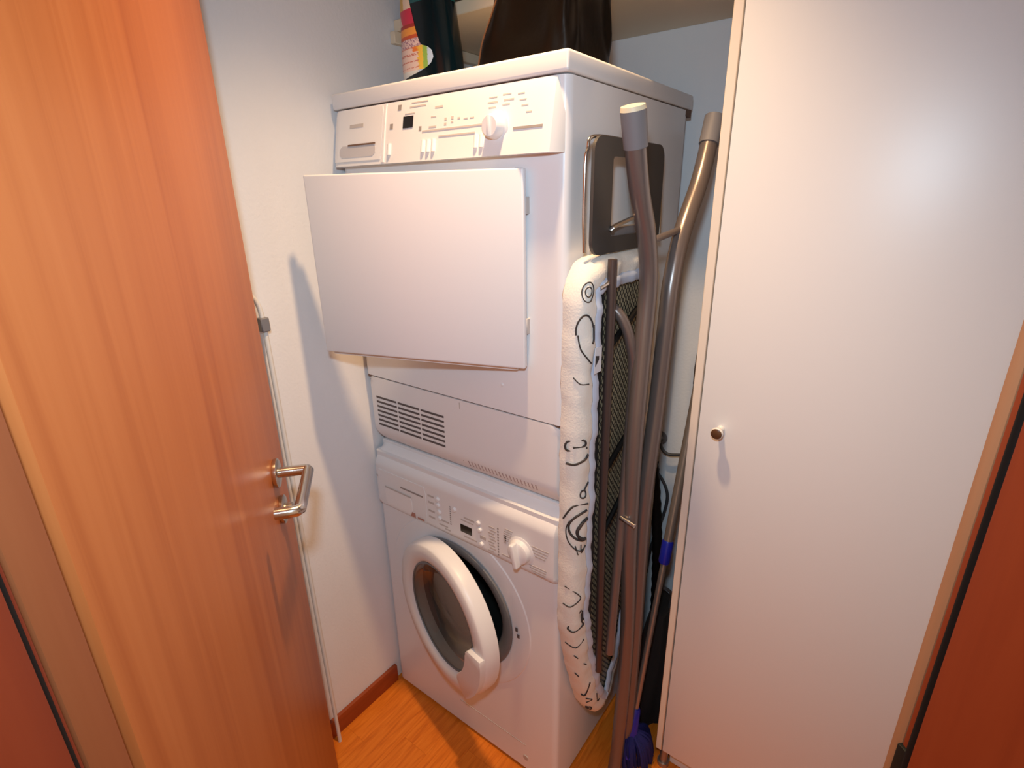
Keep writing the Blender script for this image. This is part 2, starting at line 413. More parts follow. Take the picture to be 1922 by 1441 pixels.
# ------------------------------------------------------------------ tumble dryer
def dryer():
    Z0 = 0.862
    d = thing('tumble_dryer', (0.30, 0.28, Z0), 'white front-loading tumble dryer with its square door ajar, stacked on the washing machine', 'tumble dryer')
    vert = lambda e: abs(e.verts[0].co.z-e.verts[1].co.z) > 0.3
    mk('body', rbox((0.0, 0.0, 1.056), (0.60, 0.545, 1.668), 0.018, 4, None, vert), M_white, d)
    mk('rear_housing', rbox((0.006, 0.05, Z0+0.008), (0.594, 0.545, 1.056), 0.006), M_white, d)
    # top lid
    mk('lid', rbox((-0.003, -0.006, 1.6705), (0.603, 0.566, 1.702), 0.005, 3), M_plast, d)
    bm = B((0.588, 0.53, 1.655), (0.600, 0.566, 1.671)); mk('lid_clip', bm, M_groove, d, False)
    # control panel, bulging towards its lower edge
    def yp(x, z):
        t = max(0, min(1, (1.6675-z)/0.1145))
        return -0.004-0.024*(t**0.85)+corner(x, 0.0, 0.594, 0.020)
    mk('control_panel', plate(0.0, 0.594, 1.553, 1.6675, yp, 48, 14, 0.03), M_plast, d)
    # side cap under the panel's right end
    # drawer
    ydr = lambda x, z: yp(x, z)-0.0015
    dr = mk('water_drawer', plate(0.008, 0.168, 1.562, 1.664, ydr, 16, 10, 0.0, 0.004), M_plast, d)
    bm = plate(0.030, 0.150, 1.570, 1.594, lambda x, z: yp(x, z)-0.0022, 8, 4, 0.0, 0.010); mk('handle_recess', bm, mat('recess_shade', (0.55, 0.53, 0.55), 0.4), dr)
    bm = bmesh.new(); bar(bm, 0.105, 1.5945, 0.09, 0.0030, lambda x, z: yp(x, z)-0.003); mk('grip_gap', bm, M_groove, dr, False)
    bm = bmesh.new(); bar(bm, 0.085, 1.632, 0.045, 0.007, ydr); mk('printed_name', bm, M_lgrey, dr, False)
    bm = plate(0.171, 0.177, 1.556, 1.6665, lambda x, z: yp(x, z)-0.0025, 2, 8, 0.0); mk('divider', bm, M_plast, d)
    for xc, zc, w, h in ((0.216, 1.655, 0.010, 0.010), (0.195, 1.622, 0.009, 0.010), (0.2785, 1.612, 0.007, 0.008)):
        bm = bmesh.new(); bar(bm, xc, zc, w, h, yp); mk('symbol_print', bm, M_grey, d, False)
    bm = bmesh.new()
    for xc, zc, w, h in ((0.272, 1.660, 0.045, 0.0022), (0.268, 1.653, 0.045, 0.0026), (0.247, 1.6415, 0.028, 0.002), (0.325, 1.646, 0.020, 0.0035), (0.313, 1.630, 0.014, 0.002),
                         (0.312, 1.6125, 0.020, 0.003), (0.345, 1.623, 0.006, 0.005), (0.345, 1.615, 0.006, 0.004), (0.362, 1.624, 0.006, 0.005), (0.362, 1.617, 0.006, 0.003), (0.378, 1.622, 0.006, 0.003),
                         (0.395, 1.620, 0.010, 0.002), (0.41, 1.620, 0.010, 0.002),
                         (0.455, 1.648, 0.018, 0.0018), (0.485, 1.650, 0.018, 0.0018), (0.455, 1.640, 0.022, 0.0025), (0.490, 1.641, 0.022, 0.0025), (0.455, 1.632, 0.016, 0.002), (0.485, 1.634, 0.016, 0.002),
                         (0.515, 1.648, 0.014, 0.002), (0.520, 1.638, 0.014, 0.002), (0.525, 1.629, 0.014, 0.002), (0.535, 1.618, 0.012, 0.002), (0.46, 1.624, 0.014, 0.002)):
        bar(bm, xc, zc, w, h, yp)
    mk('text_print', bm, M_lgrey, d, False, kind='stuff')
    bm = bmesh.new(); bar(bm, 0.2435, 1.6265, 0.028, 0.0215, yp, t=0.0012); mk('display', bm, M_black, d, False)
    # ridge lines
    bm = bmesh.new(); bar(bm, 0.365, 1.6065, 0.16, 0.0028, yp, t=0.0010); mk('ridge_line', bm, M_lgrey, d, False)
    bm = bmesh.new(); bar(bm, 0.375, 1.5945, 0.09, 0.0026, yp, t=0.0010); mk('ridge_line', bm, M_lgrey, d, False)
    bm = bmesh.new()
    bar(bm, 0.535, 1.5945, 0.060, 0.004, yp, t=0.0012); mk('ridge_line', bm, M_grey, d, False)
    for xc in (0.193, 0.290, 0.304, 0.318, 0.424, 0.437):
        mk('push_button', plate(xc-0.004, xc+0.004, 1.569, 1.590, lambda x, z: yp(x, z)-0.005+0.6*corner(x, xc-0.004, xc+0.004, 0.004), 6, 3, 0.0), M_plast, d)
    kb = front_disc(0.468, 1.600, yp(0.468, 1.600)+0.003, [(0, 0), (0.026, 0), (0.026, 0.005), (0.021, 0.007), (0.019, 0.021), (0.016, 0.024), (0, 0.024)])
    k = mk('programme_knob', kb, M_plast, d)
    mk('grip_ridge', rbox((0.4655, yp(0.468, 1.6)-0.025, 1.583), (0.4705, yp(0.468, 1.6)-0.016, 1.617), 0.0015), M_plast, k)
    # lower panel with a swept-in bottom edge
    def yl(x, z):
        y = 0.0 + corner(x, 0.0, 0.600, 0.022)
        if z < 0.915: y += 0.030*((0.915-z)/0.05)**2
        return y
    mk('lower_panel', plate(0.0, 0.600, Z0, 1.0525, yl, 48, 24, 0.06, 0.024), M_plast, d)
    bm = bmesh.new(); box(bm, (0.004, 0.004, 1.050), (0.596, 0.05, 1.0585)); mk('panel_gap', bm, M_groove, d, False)
    bm = bmesh.new(); bar(bm, 0.327, 0.972, 0.0022, 0.150, yl, t=0.0004); mk('flap_joint', bm, M_lgrey, d, False)
    w3 = 0.0765
    for r_ in range(7):
        for c in range(3):
            bm = bmesh.new(); zc = 0.9985-r_*0.0128; xc = 0.072+c*(w3+0.0055)
            bar(bm, xc, zc, w3, 0.0052, yl, t=0.0007)
            mk('vent_slot', bm, M_slot, d, False)
    for i in range(20):
        bm = bmesh.new(); bar(bm, 0.345+i*0.0100, 0.8955, 0.0030, 0.016, yl, t=0.0007)
        mk('vent_hole', bm, M_hole, d, False)
    bm = front_disc(0.452, 1.115, 0.0, [(0, 0), (0.0035, 0), (0.003, 0.002), (0, 0.003)], 16); mk('screw_cap', bm, M_plast, d)
    # loading port behind the door
    M = Matrix.Translation((0.285, 0.001, 1.345)) @ Matrix.Rotation(PI/2, 4, 'X')
    bm = bmesh.new(); lathe(bm, [(0.160, 0.0), (0.160, 0.006), (0.150, 0.006), (0.148, 0.001)], M, 48); mk('port_ring', bm, M_gasket, d)
    bm = bmesh.new(); lathe(bm, [(0.149, 0.0015), (0, 0.0015)], M, 48); mk('drum_opening', bm, M_black, d)
    # the ajar door
    th = math.radians(17.6); hx, hy = 0.521, -0.006
    L = Matrix(((-math.cos(th), -math.sin(th)*-1*-1, 0, hx), (-math.sin(th), math.cos(th)*-1*-1*-1, 0, hy), (0, 0, 1, 0), (0, 0, 0, 1)))
    ux = Vector((-math.cos(th), -math.sin(th), 0)); ox = Vector((math.sin(th)*1.0, -math.cos(th), 0))
    L = Matrix(((ux.x, ox.x, 0, hx), (ux.y, ox.y, 0, hy), (0, 0, 1, 0), (0, 0, 0, 1)))      # (from hinge to free edge, outwards, z)
    bm = bmesh.new(); box(bm, (0.0, 0.0, 1.168), (0.462, 0.016, 1.532)); bevel(bm, 0.0035, 3); bm.transform(L)
    lf = mk('door', bm, M_white, d, origin=(hx, hy, 1.168))
    bm = bmesh.new(); box(bm, (0.020, -0.012, 1.158), (0.456, 0.0005, 1.515)); bevel(bm, 0.004, 2); bm.transform(L)
    mk('inner_liner', bm, M_plast, lf)
    bm = bmesh.new(); lathe(bm, [(0.135, 0.0), (0.130, 0.020), (0.0, 0.026)], L @ Matrix.Translation((0.235, -0.011, 1.345)) @ Matrix.Rotation(PI/2, 4, 'X'), 48)
    mk('inner_bulge', bm, M_plast, lf)
    for z in (1.235, 1.455):
        bm = B((0.519, -0.010, z), (0.5235, 0.001, z+0.030)); bevel(bm, 0.001, 1); mk('hinge', bm, M_lgrey, d)
dryer()

# ------------------------------------------------------------------ washing machine
def washer():
    w = thing('washing_machine', (0.30, 0.28, 0.0), 'white front-loading washing machine with its round porthole door ajar, under the dryer', 'washing machine')
    vert = lambda e: abs(e.verts[0].co.z-e.verts[1].co.z) > 0.3
    cab = mk('cabinet', rbox((0.0, 0.0, 0.012), (0.598, 0.55, 0.835), 0.016, 4, None, vert), M_white, w)
    # cut the porthole into the cabinet
    bmc = front_disc(0.278, 0.463, 0.0, [(0, -0.42), (0.168, -0.42), (0.168, 0.03), (0, 0.03)], 72)
    bmesh.ops.recalc_face_normals(bmc, faces=bmc.faces); bmc.transform(Matrix.Translation(-ORIG[w.name]))
    mec = bpy.data.meshes.new('cut'); bmc.to_mesh(mec); bmc.free(); mec.materials.append(M_drum)
    oc = bpy.data.objects.new('cut', mec); COL.objects.link(oc); oc.location = ORIG[w.name]
    md = cab.modifiers.new('cut', 'BOOLEAN'); md.operation = 'DIFFERENCE'; md.object = oc; md.solver = 'EXACT'; md.material_mode = 'TRANSFER'
    bpy.context.view_layer.update()
    nm = bpy.data.meshes.new_from_object(cab.evaluated_get(bpy.context.evaluated_depsgraph_get()))
    cab.modifiers.clear(); cab.data = nm; bpy.data.objects.remove(oc, do_unlink=True)
    mk('top_plate', rbox((0.0, 0.03, 0.834), (0.600, 0.56, 0.858), 0.004), M_plast, w)
    for x, y in ((0.05, 0.05), (0.55, 0.05), (0.05, 0.5), (0.55, 0.5)):
        bm = bmesh.new(); tube(bm, [(x, y, 0.0), (x, y, 0.016)], 0.02, 14); mk('foot', bm, M_rubber, w)
    # control fascia with a rolled top edge
    def yf(x, z):
        y = -0.012+corner(x, 0.0, 0.600, 0.018)
        if z > 0.800: y += 0.050*((z-0.800)/0.056)**1.7
        if z < 0.690: y += 0.010*((0.690-z)/0.018)**2
        return y
    mk('control_panel', plate(0.0, 0.600, 0.672, 0.856, yf, 60, 36, 0.04, 0.018), M_plast, w)
    # detergent drawer
    dr = mk('detergent_drawer', plate(0.020, 0.203, 0.682, 0.790, lambda x, z: yf(x, z)-0.0012, 10, 6, 0.0, 0.004), M_plast, w)
    mk('handle_recess', plate(0.046, 0.150, 0.690, 0.742, lambda x, z: yf(x, z)-0.0024, 6, 4, 0.0, 0.006), mat('drawer_grip_plastic', (0.84, 0.82, 0.83), 0.35), dr)
    bm = bmesh.new(); bar(bm, 0.098, 0.7425, 0.102, 0.004, lambda x, z: yf(x, z)-0.0026); mk('grip_gap', bm, M_lgrey, dr, False)
    bm = bmesh.new(); bar(bm, 0.152, 0.760, 0.085, 0.0045, lambda x, z: yf(x, z)-0.0014); mk('printed_name', bm, M_grey, dr, False)
    bm = bmesh.new(); bar(bm, 0.150, 0.6905, 0.018, 0.014, lambda x, z: yf(x, z)-0.0014); mk('red_print', bm, M_red, dr, False)
    bm = bmesh.new(); bar(bm, 0.180, 0.688, 0.024, 0.005, lambda x, z: yf(x, z)-0.0014); mk('red_print', bm, M_red, dr, False)
    bm = bmesh.new(); bar(bm, 0.018, 0.766, 0.016, 0.005, yf)
    for zc in (0.772, 0.753, 0.728, 0.710): bar(bm, 0.222, zc, 0.022, 0.0055, yf)
    bar(bm, 0.265, 0.715, 0.034, 0.0045, yf); bar(bm, 0.262, 0.7005, 0.030, 0.004, yf); bar(bm, 0.276, 0.6935, 0.018, 0.0035, yf)
    bar(bm, 0.350, 0.752, 0.034, 0.005, yf); bar(bm, 0.343, 0.743, 0.040, 0.0035, yf); bar(bm, 0.352, 0.6985, 0.042, 0.004, yf); bar(bm, 0.392, 0.718, 0.018, 0.009, yf)
    for i in range(9): bar(bm, 0.420+0.003*math.sin(i*2.1), 0.758-i*0.0083, 0.018, 0.0042, yf)
    for i in range(6): bar(bm, 0.470-0.004*math.sin(i*0.7), 0.770-i*0.006, 0.022, 0.003, yf)
    for i in range(4): bar(bm, 0.556, 0.755-i*0.0075, 0.045-0.006*i, 0.0032, yf)
    for i in range(4): bar(bm, 0.548+0.002*i, 0.704-i*0.0065, 0.050-0.006*i, 0.0032, yf)
    bar(bm, 0.460, 0.6965, 0.024, 0.004, yf); bar(bm, 0.4585, 0.742, 0.008, 0.022, yf)
    mk('text_print', bm, M_lgrey, w, False, kind='stuff')
    bm = bmesh.new()
    for i in range(9): bar(bm, 0.288, 0.765-i*0.0062, 0.0035, 0.0035, yf)
    for i in range(10): bar(bm, 0.4385, 0.7625-i*0.0080, 0.004, 0.0042, yf)
    mk('indicator_print', bm, M_grey, w, False, kind='stuff')
    bm = bmesh.new(); bar(bm, 0.339, 0.7195, 0.036, 0.0205, yf, t=0.0012); mk('display', bm, M_black, w, False)
    for xc, zc in ((0.247, 0.772), (0.247, 0.755), (0.250, 0.736), (0.250, 0.718), (0.303, 0.763), (0.380, 0.755), (0.384, 0.738), (0.388, 0.699)):
        mk('push_button', front_disc(xc, zc, yf(xc, zc), [(0, 0), (0.0062, 0), (0.0062, 0.003), (0.005, 0.0055), (0, 0.0065)], 16), M_plast, w)
    k = mk('programme_knob', front_disc(0.503, 0.730, yf(0.5, 0.73)+0.002, [(0, 0), (0.035, 0), (0.035, 0.003), (0.030, 0.005), (0.027, 0.016), (0.022, 0.019), (0, 0.019)], 40), M_plast, w)
    A = Matrix.Translation((0.503, yf(0.5, 0.73)-0.016, 0.730)) @ Matrix.Rotation(math.radians(-12), 4, 'Y')
    bm = bmesh.new(); box(bm, (-0.006, -0.016, -0.030), (0.006, 0.004, 0.030)); bevel(bm, 0.004, 3); bm.transform(A); mk('grip_ridge', bm, M_plast, k)
    # porthole
    hc = (0.278, 0.463)
    mk('porthole_dish', front_disc(hc[0], hc[1], 0.0015, [(0.246, 0.0), (0.242, 0.004), (0.225, 0.0055), (0.205, 0.004), (0.192, 0.003)], 72), M_white, w)
    bm = front_disc(hc[0], hc[1], -0.002, [(0.1905, 0.001), (0.188, 0.006), (0.180, 0.008), (0.162, 0.002), (0.152, -0.008), (0.150, -0.03), (0.158, -0.045)], 72); mk('door_seal', bm, M_gasket, w, label='grey rubber door seal')
    bm = front_disc(hc[0], hc[1], 0.0, [(0.166, -0.03), (0.150, -0.05), (0.158, -0.06), (0.160, -0.36), (0.04, -0.38), (0, -0.37)], 64); mk('drum', bm, M_drum, w, label='dark steel drum')
    for xc, zc in ((0.483, 0.486), (0.488, 0.468)):
        bm = bmesh.new(); bar(bm, xc, zc, 0.007, 0.011, lambda x, z: -0.006); mk('latch_slot', bm, M_slot, w, False)
    # ajar door
    th = math.radians(14.0); hx, hy = 0.088, -0.026
    ux = Vector((math.cos(th), -math.sin(th), 0)); ox = Vector((-math.sin(th), -math.cos(th), 0))
    C = Vector((hx, hy, hc[1]))+ux*0.200
    Q = Matrix(((ux.x, 0, ox.x, C.x), (ux.y, 0, ox.y, C.y), (0, 1, 0, C.z), (0, 0, 0, 1)))     # local z outwards
    bm = bmesh.new()
    lathe(bm, [(0.152, -0.046), (0.198, -0.046), (0.203, -0.043), (0.2035, -0.016), (0.199, -0.004), (0.195, -0.001), (0.170, 0.000), (0.154, -0.004), (0.147, -0.011), (0.146, -0.030)], Q, 72, True)
    dd = mk('porthole_door', bm, M_plast, w, origin=C)
    bm = bmesh.new(); lathe(bm, [(0, -0.059), (0.060, -0.058), (0.100, -0.054), (0.120, -0.042), (0.130, -0.026), (0.140, -0.016), (0.1455, -0.012), (0.1455, -0.009), (0.137, -0.0125), (0.126, -0.023), (0.116, -0.039), (0.097, -0.050), (0.058, -0.054), (0, -0.055)], Q, 64)
    mk('glass_bowl', bm, M_glass, dd, label='clear glass bowl of the porthole door')
    bm = bmesh.new(); lathe(bm, [(0.1475, -0.013), (0.1475, -0.009), (0.143, -0.0075), (0.1415, -0.013)], Q, 64, True); mk('glass_rim', bm, M_gasket, dd)
    # door catch handle, lower right
    bm = bmesh.new(); n = 14; inner = []; outer = []
    for i in range(n+1):
        a = math.radians(-52+58*i/n); rr = 0.137 if 0 < i < n else 0.148
        inner.append((rr*math.cos(a), rr*math.sin(a))); outer.append((0.199*math.cos(a), 0.199*math.sin(a)))
    prism(bm, inner+outer[::-1], Q @ Matrix.Translation((0, 0, -0.010)), 0.022); bevel(bm, 0.004, 2)
    mk('door_pull', bm, M_plast, dd)
    # service flap at the bottom
    bm = bmesh.new(); bar(bm, 0.385, 0.098, 0.235, 0.0022, lambda x, z: 0.0, t=0.0008); mk('kick_joint', bm, M_lgrey, w, False)
    bm = front_disc(0.503, 0.052, 0.0, [(0, 0), (0.009, 0), (0.008, 0.0015), (0, 0.002)], 20); mk('screw_cap', bm, M_lgrey, w)
washer()

# ------------------------------------------------------------------ tall white cabinet on the right
def cabinet():
    x0, x1, y0, zb, zt = 0.7785, 1.400, 0.220, 0.070, 2.15
    c = thing('tall_cabinet', ((x0+x1)/2, 0.4, 0.0), 'tall white lacquered cabinet with a small round knob on its closed door', 'cabinet')
    mk('side_panel', rbox((x0, y0, zb), (x0+0.016, YB-0.002, zt), 0.0012, 1), M_cabe, c)
    mk('side_panel', rbox((x1-0.016, y0, zb), (x1, YB-0.002, zt), 0.0012, 1), M_cabe, c)
    mk('carcass', rbox((x0+0.016, y0+0.024, zb), (x1-0.016, YB-0.004, zt), 0.001, 1), M_groove, c)
    d = mk('cabinet_door', rbox((x0+0.019, y0, zb+0.002), (x1-0.018, y0+0.019, zt-0.003), 0.0018, 2), M_cab, c)
    M = Matrix.Translation((0.842, y0, 1.032)) @ Matrix.Rotation(PI/2, 4, 'X')
    bm = bmesh.new(); lathe(bm, [(0, 0), (0.008, 0), (0.008, 0.003), (0.006, 0.005), (0.006, 0.016), (0.0115, 0.021), (0.0125, 0.026), (0.0105, 0.0295)], M, 28)
    k = mk('knob', bm, M_whitep, d)
    bm = bmesh.new(); lathe(bm, [(0.0108, 0.0292), (0.009, 0.0305), (0, 0.0310)], M, 28); mk('knob_inset', bm, mat('brown_knob_inset', (0.10, 0.045, 0.02), 0.35), k)
    mk('plinth', rbox((x0+0.03, y0+0.035, 0.0), (x1-0.01, YB-0.02, zb), 0.002, 1), M_cab, c)
    bm = bmesh.new(); tube(bm, [(x0+0.018, y0+0.022, 0.0), (x0+0.018, y0+0.022, 0.012), (x0+0.018, y0+0.022, 0.0125), (x0+0.018, y0+0.022, zb)], [0.016, 0.016, 0.011, 0.011], 14)
    mk('cabinet_foot', bm, M_alu, c)
cabinet()

# ------------------------------------------------------------------ shelf above the dryer
def shelf():
    s = thing('wall_shelf', (0.37, 0.42, 1.86), 'pale board shelf fixed across the wall above the dryer', 'shelf')
    mk('shelf_board', rbox((XL+0.001, 0.205, 1.860), (0.776, YB-0.001, 1.886), 0.0015, 1), M_shelf, s)
    mk('cleat', rbox((XL+0.001, 0.190, 1.834), (XL+0.018, YB-0.002, 1.8595), 0.0015, 1), M_shelf, s)
shelf()
bm = rbox((0.02, 0.235, 1.8865), (0.34, 0.50, 2.05), 0.003, 1)
bx = thing('storage_box', (0.18, 0.37, 1.8865), 'dark brown box on the shelf behind the bottle', 'box')
mk('box_body', bm, M_box, bx)
mk('box_lid', rbox((0.015, 0.230, 2.02), (0.345, 0.505, 2.056), 0.003, 1), M_box, bx)

# ------------------------------------------------------------------ things on the dryer
ZT = 1.702
def sup(a, p):
    c, s = math.cos(a), math.sin(a)
    return (abs(c)**(2/p)*(1 if c >= 0 else -1), abs(s)**(2/p)*(1 if s >= 0 else -1))
def bottle():
    cx, cy = 0.203, 0.105
    b = thing('detergent_bottle', (cx, cy, ZT), 'dark teal detergent bottle with a rainbow label on top of the dryer', 'bottle')
    # height, half width, half depth, x shift
    secs = [(0.000, 0.066, 0.034, 0.003), (0.004, 0.072, 0.038, 0.003), (0.03, 0.0735, 0.040, 0.002), (0.07, 0.072, 0.040, 0.0), (0.11, 0.068, 0.038, -0.002), (0.15, 0.064, 0.037, -0.004), (0.18, 0.060, 0.036, -0.005), (0.205, 0.050, 0.034, -0.005), (0.222, 0.030, 0.028, -0.005), (0.228, 0.022, 0.022, -0.005), (0.240, 0.022, 0.022, -0.005)]
    def sec(h):
        for i in range(len(secs)-1):
            if secs[i][0] <= h <= secs[i+1][0]:
                t = (h-secs[i][0])/(secs[i+1][0]-secs[i][0]); return [secs[i][k]*(1-t)+secs[i+1][k]*t for k in (1, 2, 3)]
        return list(secs[-1][1:])
    def surf(a, h, off=0.0):
        w_, d_, sx = sec(h); s = sup(a, 2.6)
        return Vector((cx+sx+(w_+off)*s[0], cy+(d_+off)*s[1], ZT+h))
    bm = bmesh.new(); rings = []; N = 40
    for h in [x[0] for x in secs if x[0] <= 0.15]: rings.append([bm.verts.new(surf(2*PI*k/N, h)) for k in range(N)])
    for i in range(len(rings)-1):
        for k in range(N): bm.faces.new((rings[i][k], rings[i][(k+1) % N], rings[i+1][(k+1) % N], rings[i+1][k]))
    bm.faces.new(list(reversed(rings[0]))); bm.faces.new(rings[-1])
    mk('bottle_body', bm, M_teal, b)
    bm = bmesh.new(); rings = [[bm.verts.new(surf(2*PI*k/N, h)) for k in range(N)] for h in (0.1502, 0.18, 0.205, 0.222, 0.228, 0.240)]
    for i in range(len(rings)-1):
        for k in range(N): bm.faces.new((rings[i][k], rings[i][(k+1) % N], rings[i+1][(k+1) % N], rings[i+1][k]))
    bm.faces.new(list(reversed(rings[0]))); bm.faces.new(rings[-1])
    mk('shoulder', bm, M_tealc, b)
    bm = bmesh.new(); lathe(bm, [(0, 0.274), (0.022, 0.274), (0.026, 0.270), (0.027, 0.236), (0.023, 0.236)], Matrix.Translation((cx-0.005, cy, ZT)), 28); mk('cap', bm, M_tealc, b)
    # label: wraps the left front; a = PI (left) .. 3/2 PI (front)
    bm = bmesh.new(); lay = bm.loops.layers.float_color.new('print')
    NA, NH = 90, 84; a0, a1 = PI*0.90, PI*1.80; h0, h1 = 0.012, 0.198
    vg = {}
    def gv(j, i):
        if (j, i) not in vg: vg[(j, i)] = bm.verts.new(grid[j][i])
        return vg[(j, i)]
    rnd = random.Random(3)
    edge = [(0.012, -0.075), (0.021, -0.045), (0.027, -0.002), (0.033, 0.021), (0.040, 0.034), (0.050, 0.040), (0.062, 0.037), (0.069, 0.028), (0.075, 0.010), (0.085, 0.004), (0.105, -0.004), (0.161, -0.020), (0.20, -0.030)]
    def lim(h):
        for (ha, xa), (hb, xb) in zip(edge, edge[1:]):
            if ha <= h <= hb: return xa+(xb-xa)*(h-ha)/(hb-ha)
        return -1
    def amax(h):
        lo, hi, L_ = a0, a1, lim(h)
        for _ in range(30):
            m_ = (lo+hi)/2
            if surf(m_, h).x-cx < L_ or m_ < PI: lo = m_
            else: hi = m_
        return lo
    grid = []
    for j in range(NH+1):
        h = h0+(h1-h0)*j/NH; am = amax(h)
        grid.append([surf(a0+(am-a0)*i/NA, h, 0.0007) for i in range(NA+1)])
    for j in range(NH):
        for i in range(NA):
            p = (grid[j][i]+grid[j+1][i+1])/2; x = p.x-cx; h = p.z-ZT
            if h < 0.032: c = (0.55, 0.58, 0.60) if x < 0.0 else (0.30, 0.40, 0.58)
            elif h < 0.074:
                if x > 0.026: c = (0.36, 0.47, 0.66)
                elif x > 0.014: c = (0.20, 0.36, 0.07)
                elif x > 0.000: c = (0.62, 0.40, 0.05)
                elif h > 0.066 and x > -0.015: c = (0.60, 0.16, 0.03)
                elif int(h*420) % 5 == 0 and rnd.random() < 0.75: c = (0.45, 0.16, 0.13)
                else: c = (0.62, 0.48, 0.45)
            elif h < 0.090: c = (0.60, 0.46, 0.46) if rnd.random() < 0.62 else (0.26, 0.14, 0.22)
            elif h < 0.096: c = (0.45, 0.07, 0.02)
            elif h < 0.109: c = (0.68, 0.27, 0.04)
            elif h < 0.115: c = (0.30, 0.02, 0.012)
            elif h < 0.142: c = (0.48, 0.02, 0.06) if x > -0.045-0.5*(h-0.115) else (0.60, 0.46, 0.36)
            else: c = (0.52, 0.34, 0.07) if x < -0.040 else (0.62, 0.50, 0.40)
            f = bm.faces.new((gv(j, i), gv(j, i+1), gv(j+1, i+1), gv(j+1, i)))
            for l in f.loops: l[lay] = (*c, 1)
    bmesh.ops.delete(bm, geom=[v_ for v_ in bm.verts if not v_.link_faces], context='VERTS')
    mk('label', bm, M_label, b, label='rainbow coloured printed label')
bottle()
def bag():
    cx, cy = 0.487, 0.105
    g = thing('dark_bag', (cx, cy, ZT), 'glossy black and dark brown bag slumped on the dryer by the shelf', 'bag')
    rnd = random.Random(5); ph = [rnd.uniform(0, 6) for _ in range(8)]; N = 72; HN = 30
    def surf(a, t, off=0.0):
        xl = -0.114+0.092*t**0.75; xr = 0.100-0.004*t-0.03*max(0, t-0.8)
        ry = 0.086*(1-0.50*t**1.4); s_ = sup(a, 5.0)
        x = (xl+xr)/2+((xr-xl)/2+off)*s_[0]; y = (ry+off)*s_[1]
        f = (0.0035*math.sin(4*a+ph[0]+2.5*t)+0.0025*math.sin(7*a+ph[1]-6*t)+0.0015*math.sin(13*a+ph[2]+9*t))*min(1, t*6+0.1)
        d = math.hypot(x, y)+1e-6
        return Vector((cx+x+f*x/d, cy+y+f*y/d*1.5, ZT+0.27*t+0.004*math.sin(2*a+ph[3])*t))
    bm = bmesh.new(); rings = [[bm.verts.new(surf(2*PI*k/N, j/HN)) for k in range(N)] for j in range(HN+1)]
    for i in range(HN):
        for k in range(N): bm.faces.new((rings[i][k], rings[i][(k+1) % N], rings[i+1][(k+1) % N], rings[i+1][k]))
    bm.faces.new(list(reversed(rings[0]))); bm.faces.new(rings[-1])
    mk('bag_body', bm, M_bag, g)
    bm = bmesh.new(); tube(bm, [surf(PI*(1.30-0.06*t), t, 0.0008) for t in [0.02+0.9*i/16 for i in range(17)]], 0.0016, 8)
    mk('seam_piping', bm, mat('brown_piping', (0.10, 0.045, 0.02), 0.3), g)
    bm = bmesh.new(); tube(bm, spline([(cx+0.01, cy-0.02, ZT+0.26), (cx+0.015, cy-0.02, ZT+0.31), (cx+0.045, cy-0.01, ZT+0.34), (cx+0.075, cy, ZT+0.31), (cx+0.075, cy, ZT+0.26)], 6), 0.008, 10)
    mk('handle_strap', bm, M_bag, g)
bag()

# ------------------------------------------------------------------ ironing board standing folded beside the machines
def outline(n=160):
    """closed outline of the board in (y, z): square-shouldered top, tapering rounded nose at the bottom"""
    yc = 0.142; top = 1.385; bot = 0.195; pts = []
    def half(z):
        t = (z-bot)/(top-bot)
        w = 0.172*min(1.0, (max(0.0, t)/0.34))**0.52 if t < 0.34 else 0.172
        r = 0.075
        if z > top-r:
            q = (z-(top-r))/r; w -= r*(1-math.sqrt(max(0, 1-q*q)))
        return w
    zs = []
    m = n//2
    for i in range(m+1):
        s = 0.5-0.5*math.cos(PI*i/m); s = 0.55*s+0.45*(i/m)
        zs.append(bot+(top-bot)*s)
    L = [(yc-half(z)-0.0, z) for z in zs]; Rr = [(yc+half(z), z) for z in zs]
    P = L+Rr[::-1]
    out = []
    for p in P:
        if not out or (Vector(p)-Vector(out[-1])).length > 1e-4: out.append(p)
    # resample evenly
    out.append(out[0]); d = [0]
    for i in range(1, len(out)): d.append(d[-1]+(Vector(out[i])-Vector(out[i-1])).length)
    res = []; tot = d[-1]; j = 0
    for k in range(n):
        s = tot*k/n
        while d[j+1] < s: j += 1
        t = (s-d[j])/(d[j+1]-d[j]); res.append((out[j][0]*(1-t)+out[j+1][0]*t, out[j][1]*(1-t)+out[j+1][1]*t))
    for _ in range(3):
        res = [((res[i-1][0]+2*res[i][0]+res[(i+1) % n][0])/4, (res[i-1][1]+2*res[i][1]+res[(i+1) % n][1])/4) for i in range(n)]
    return res
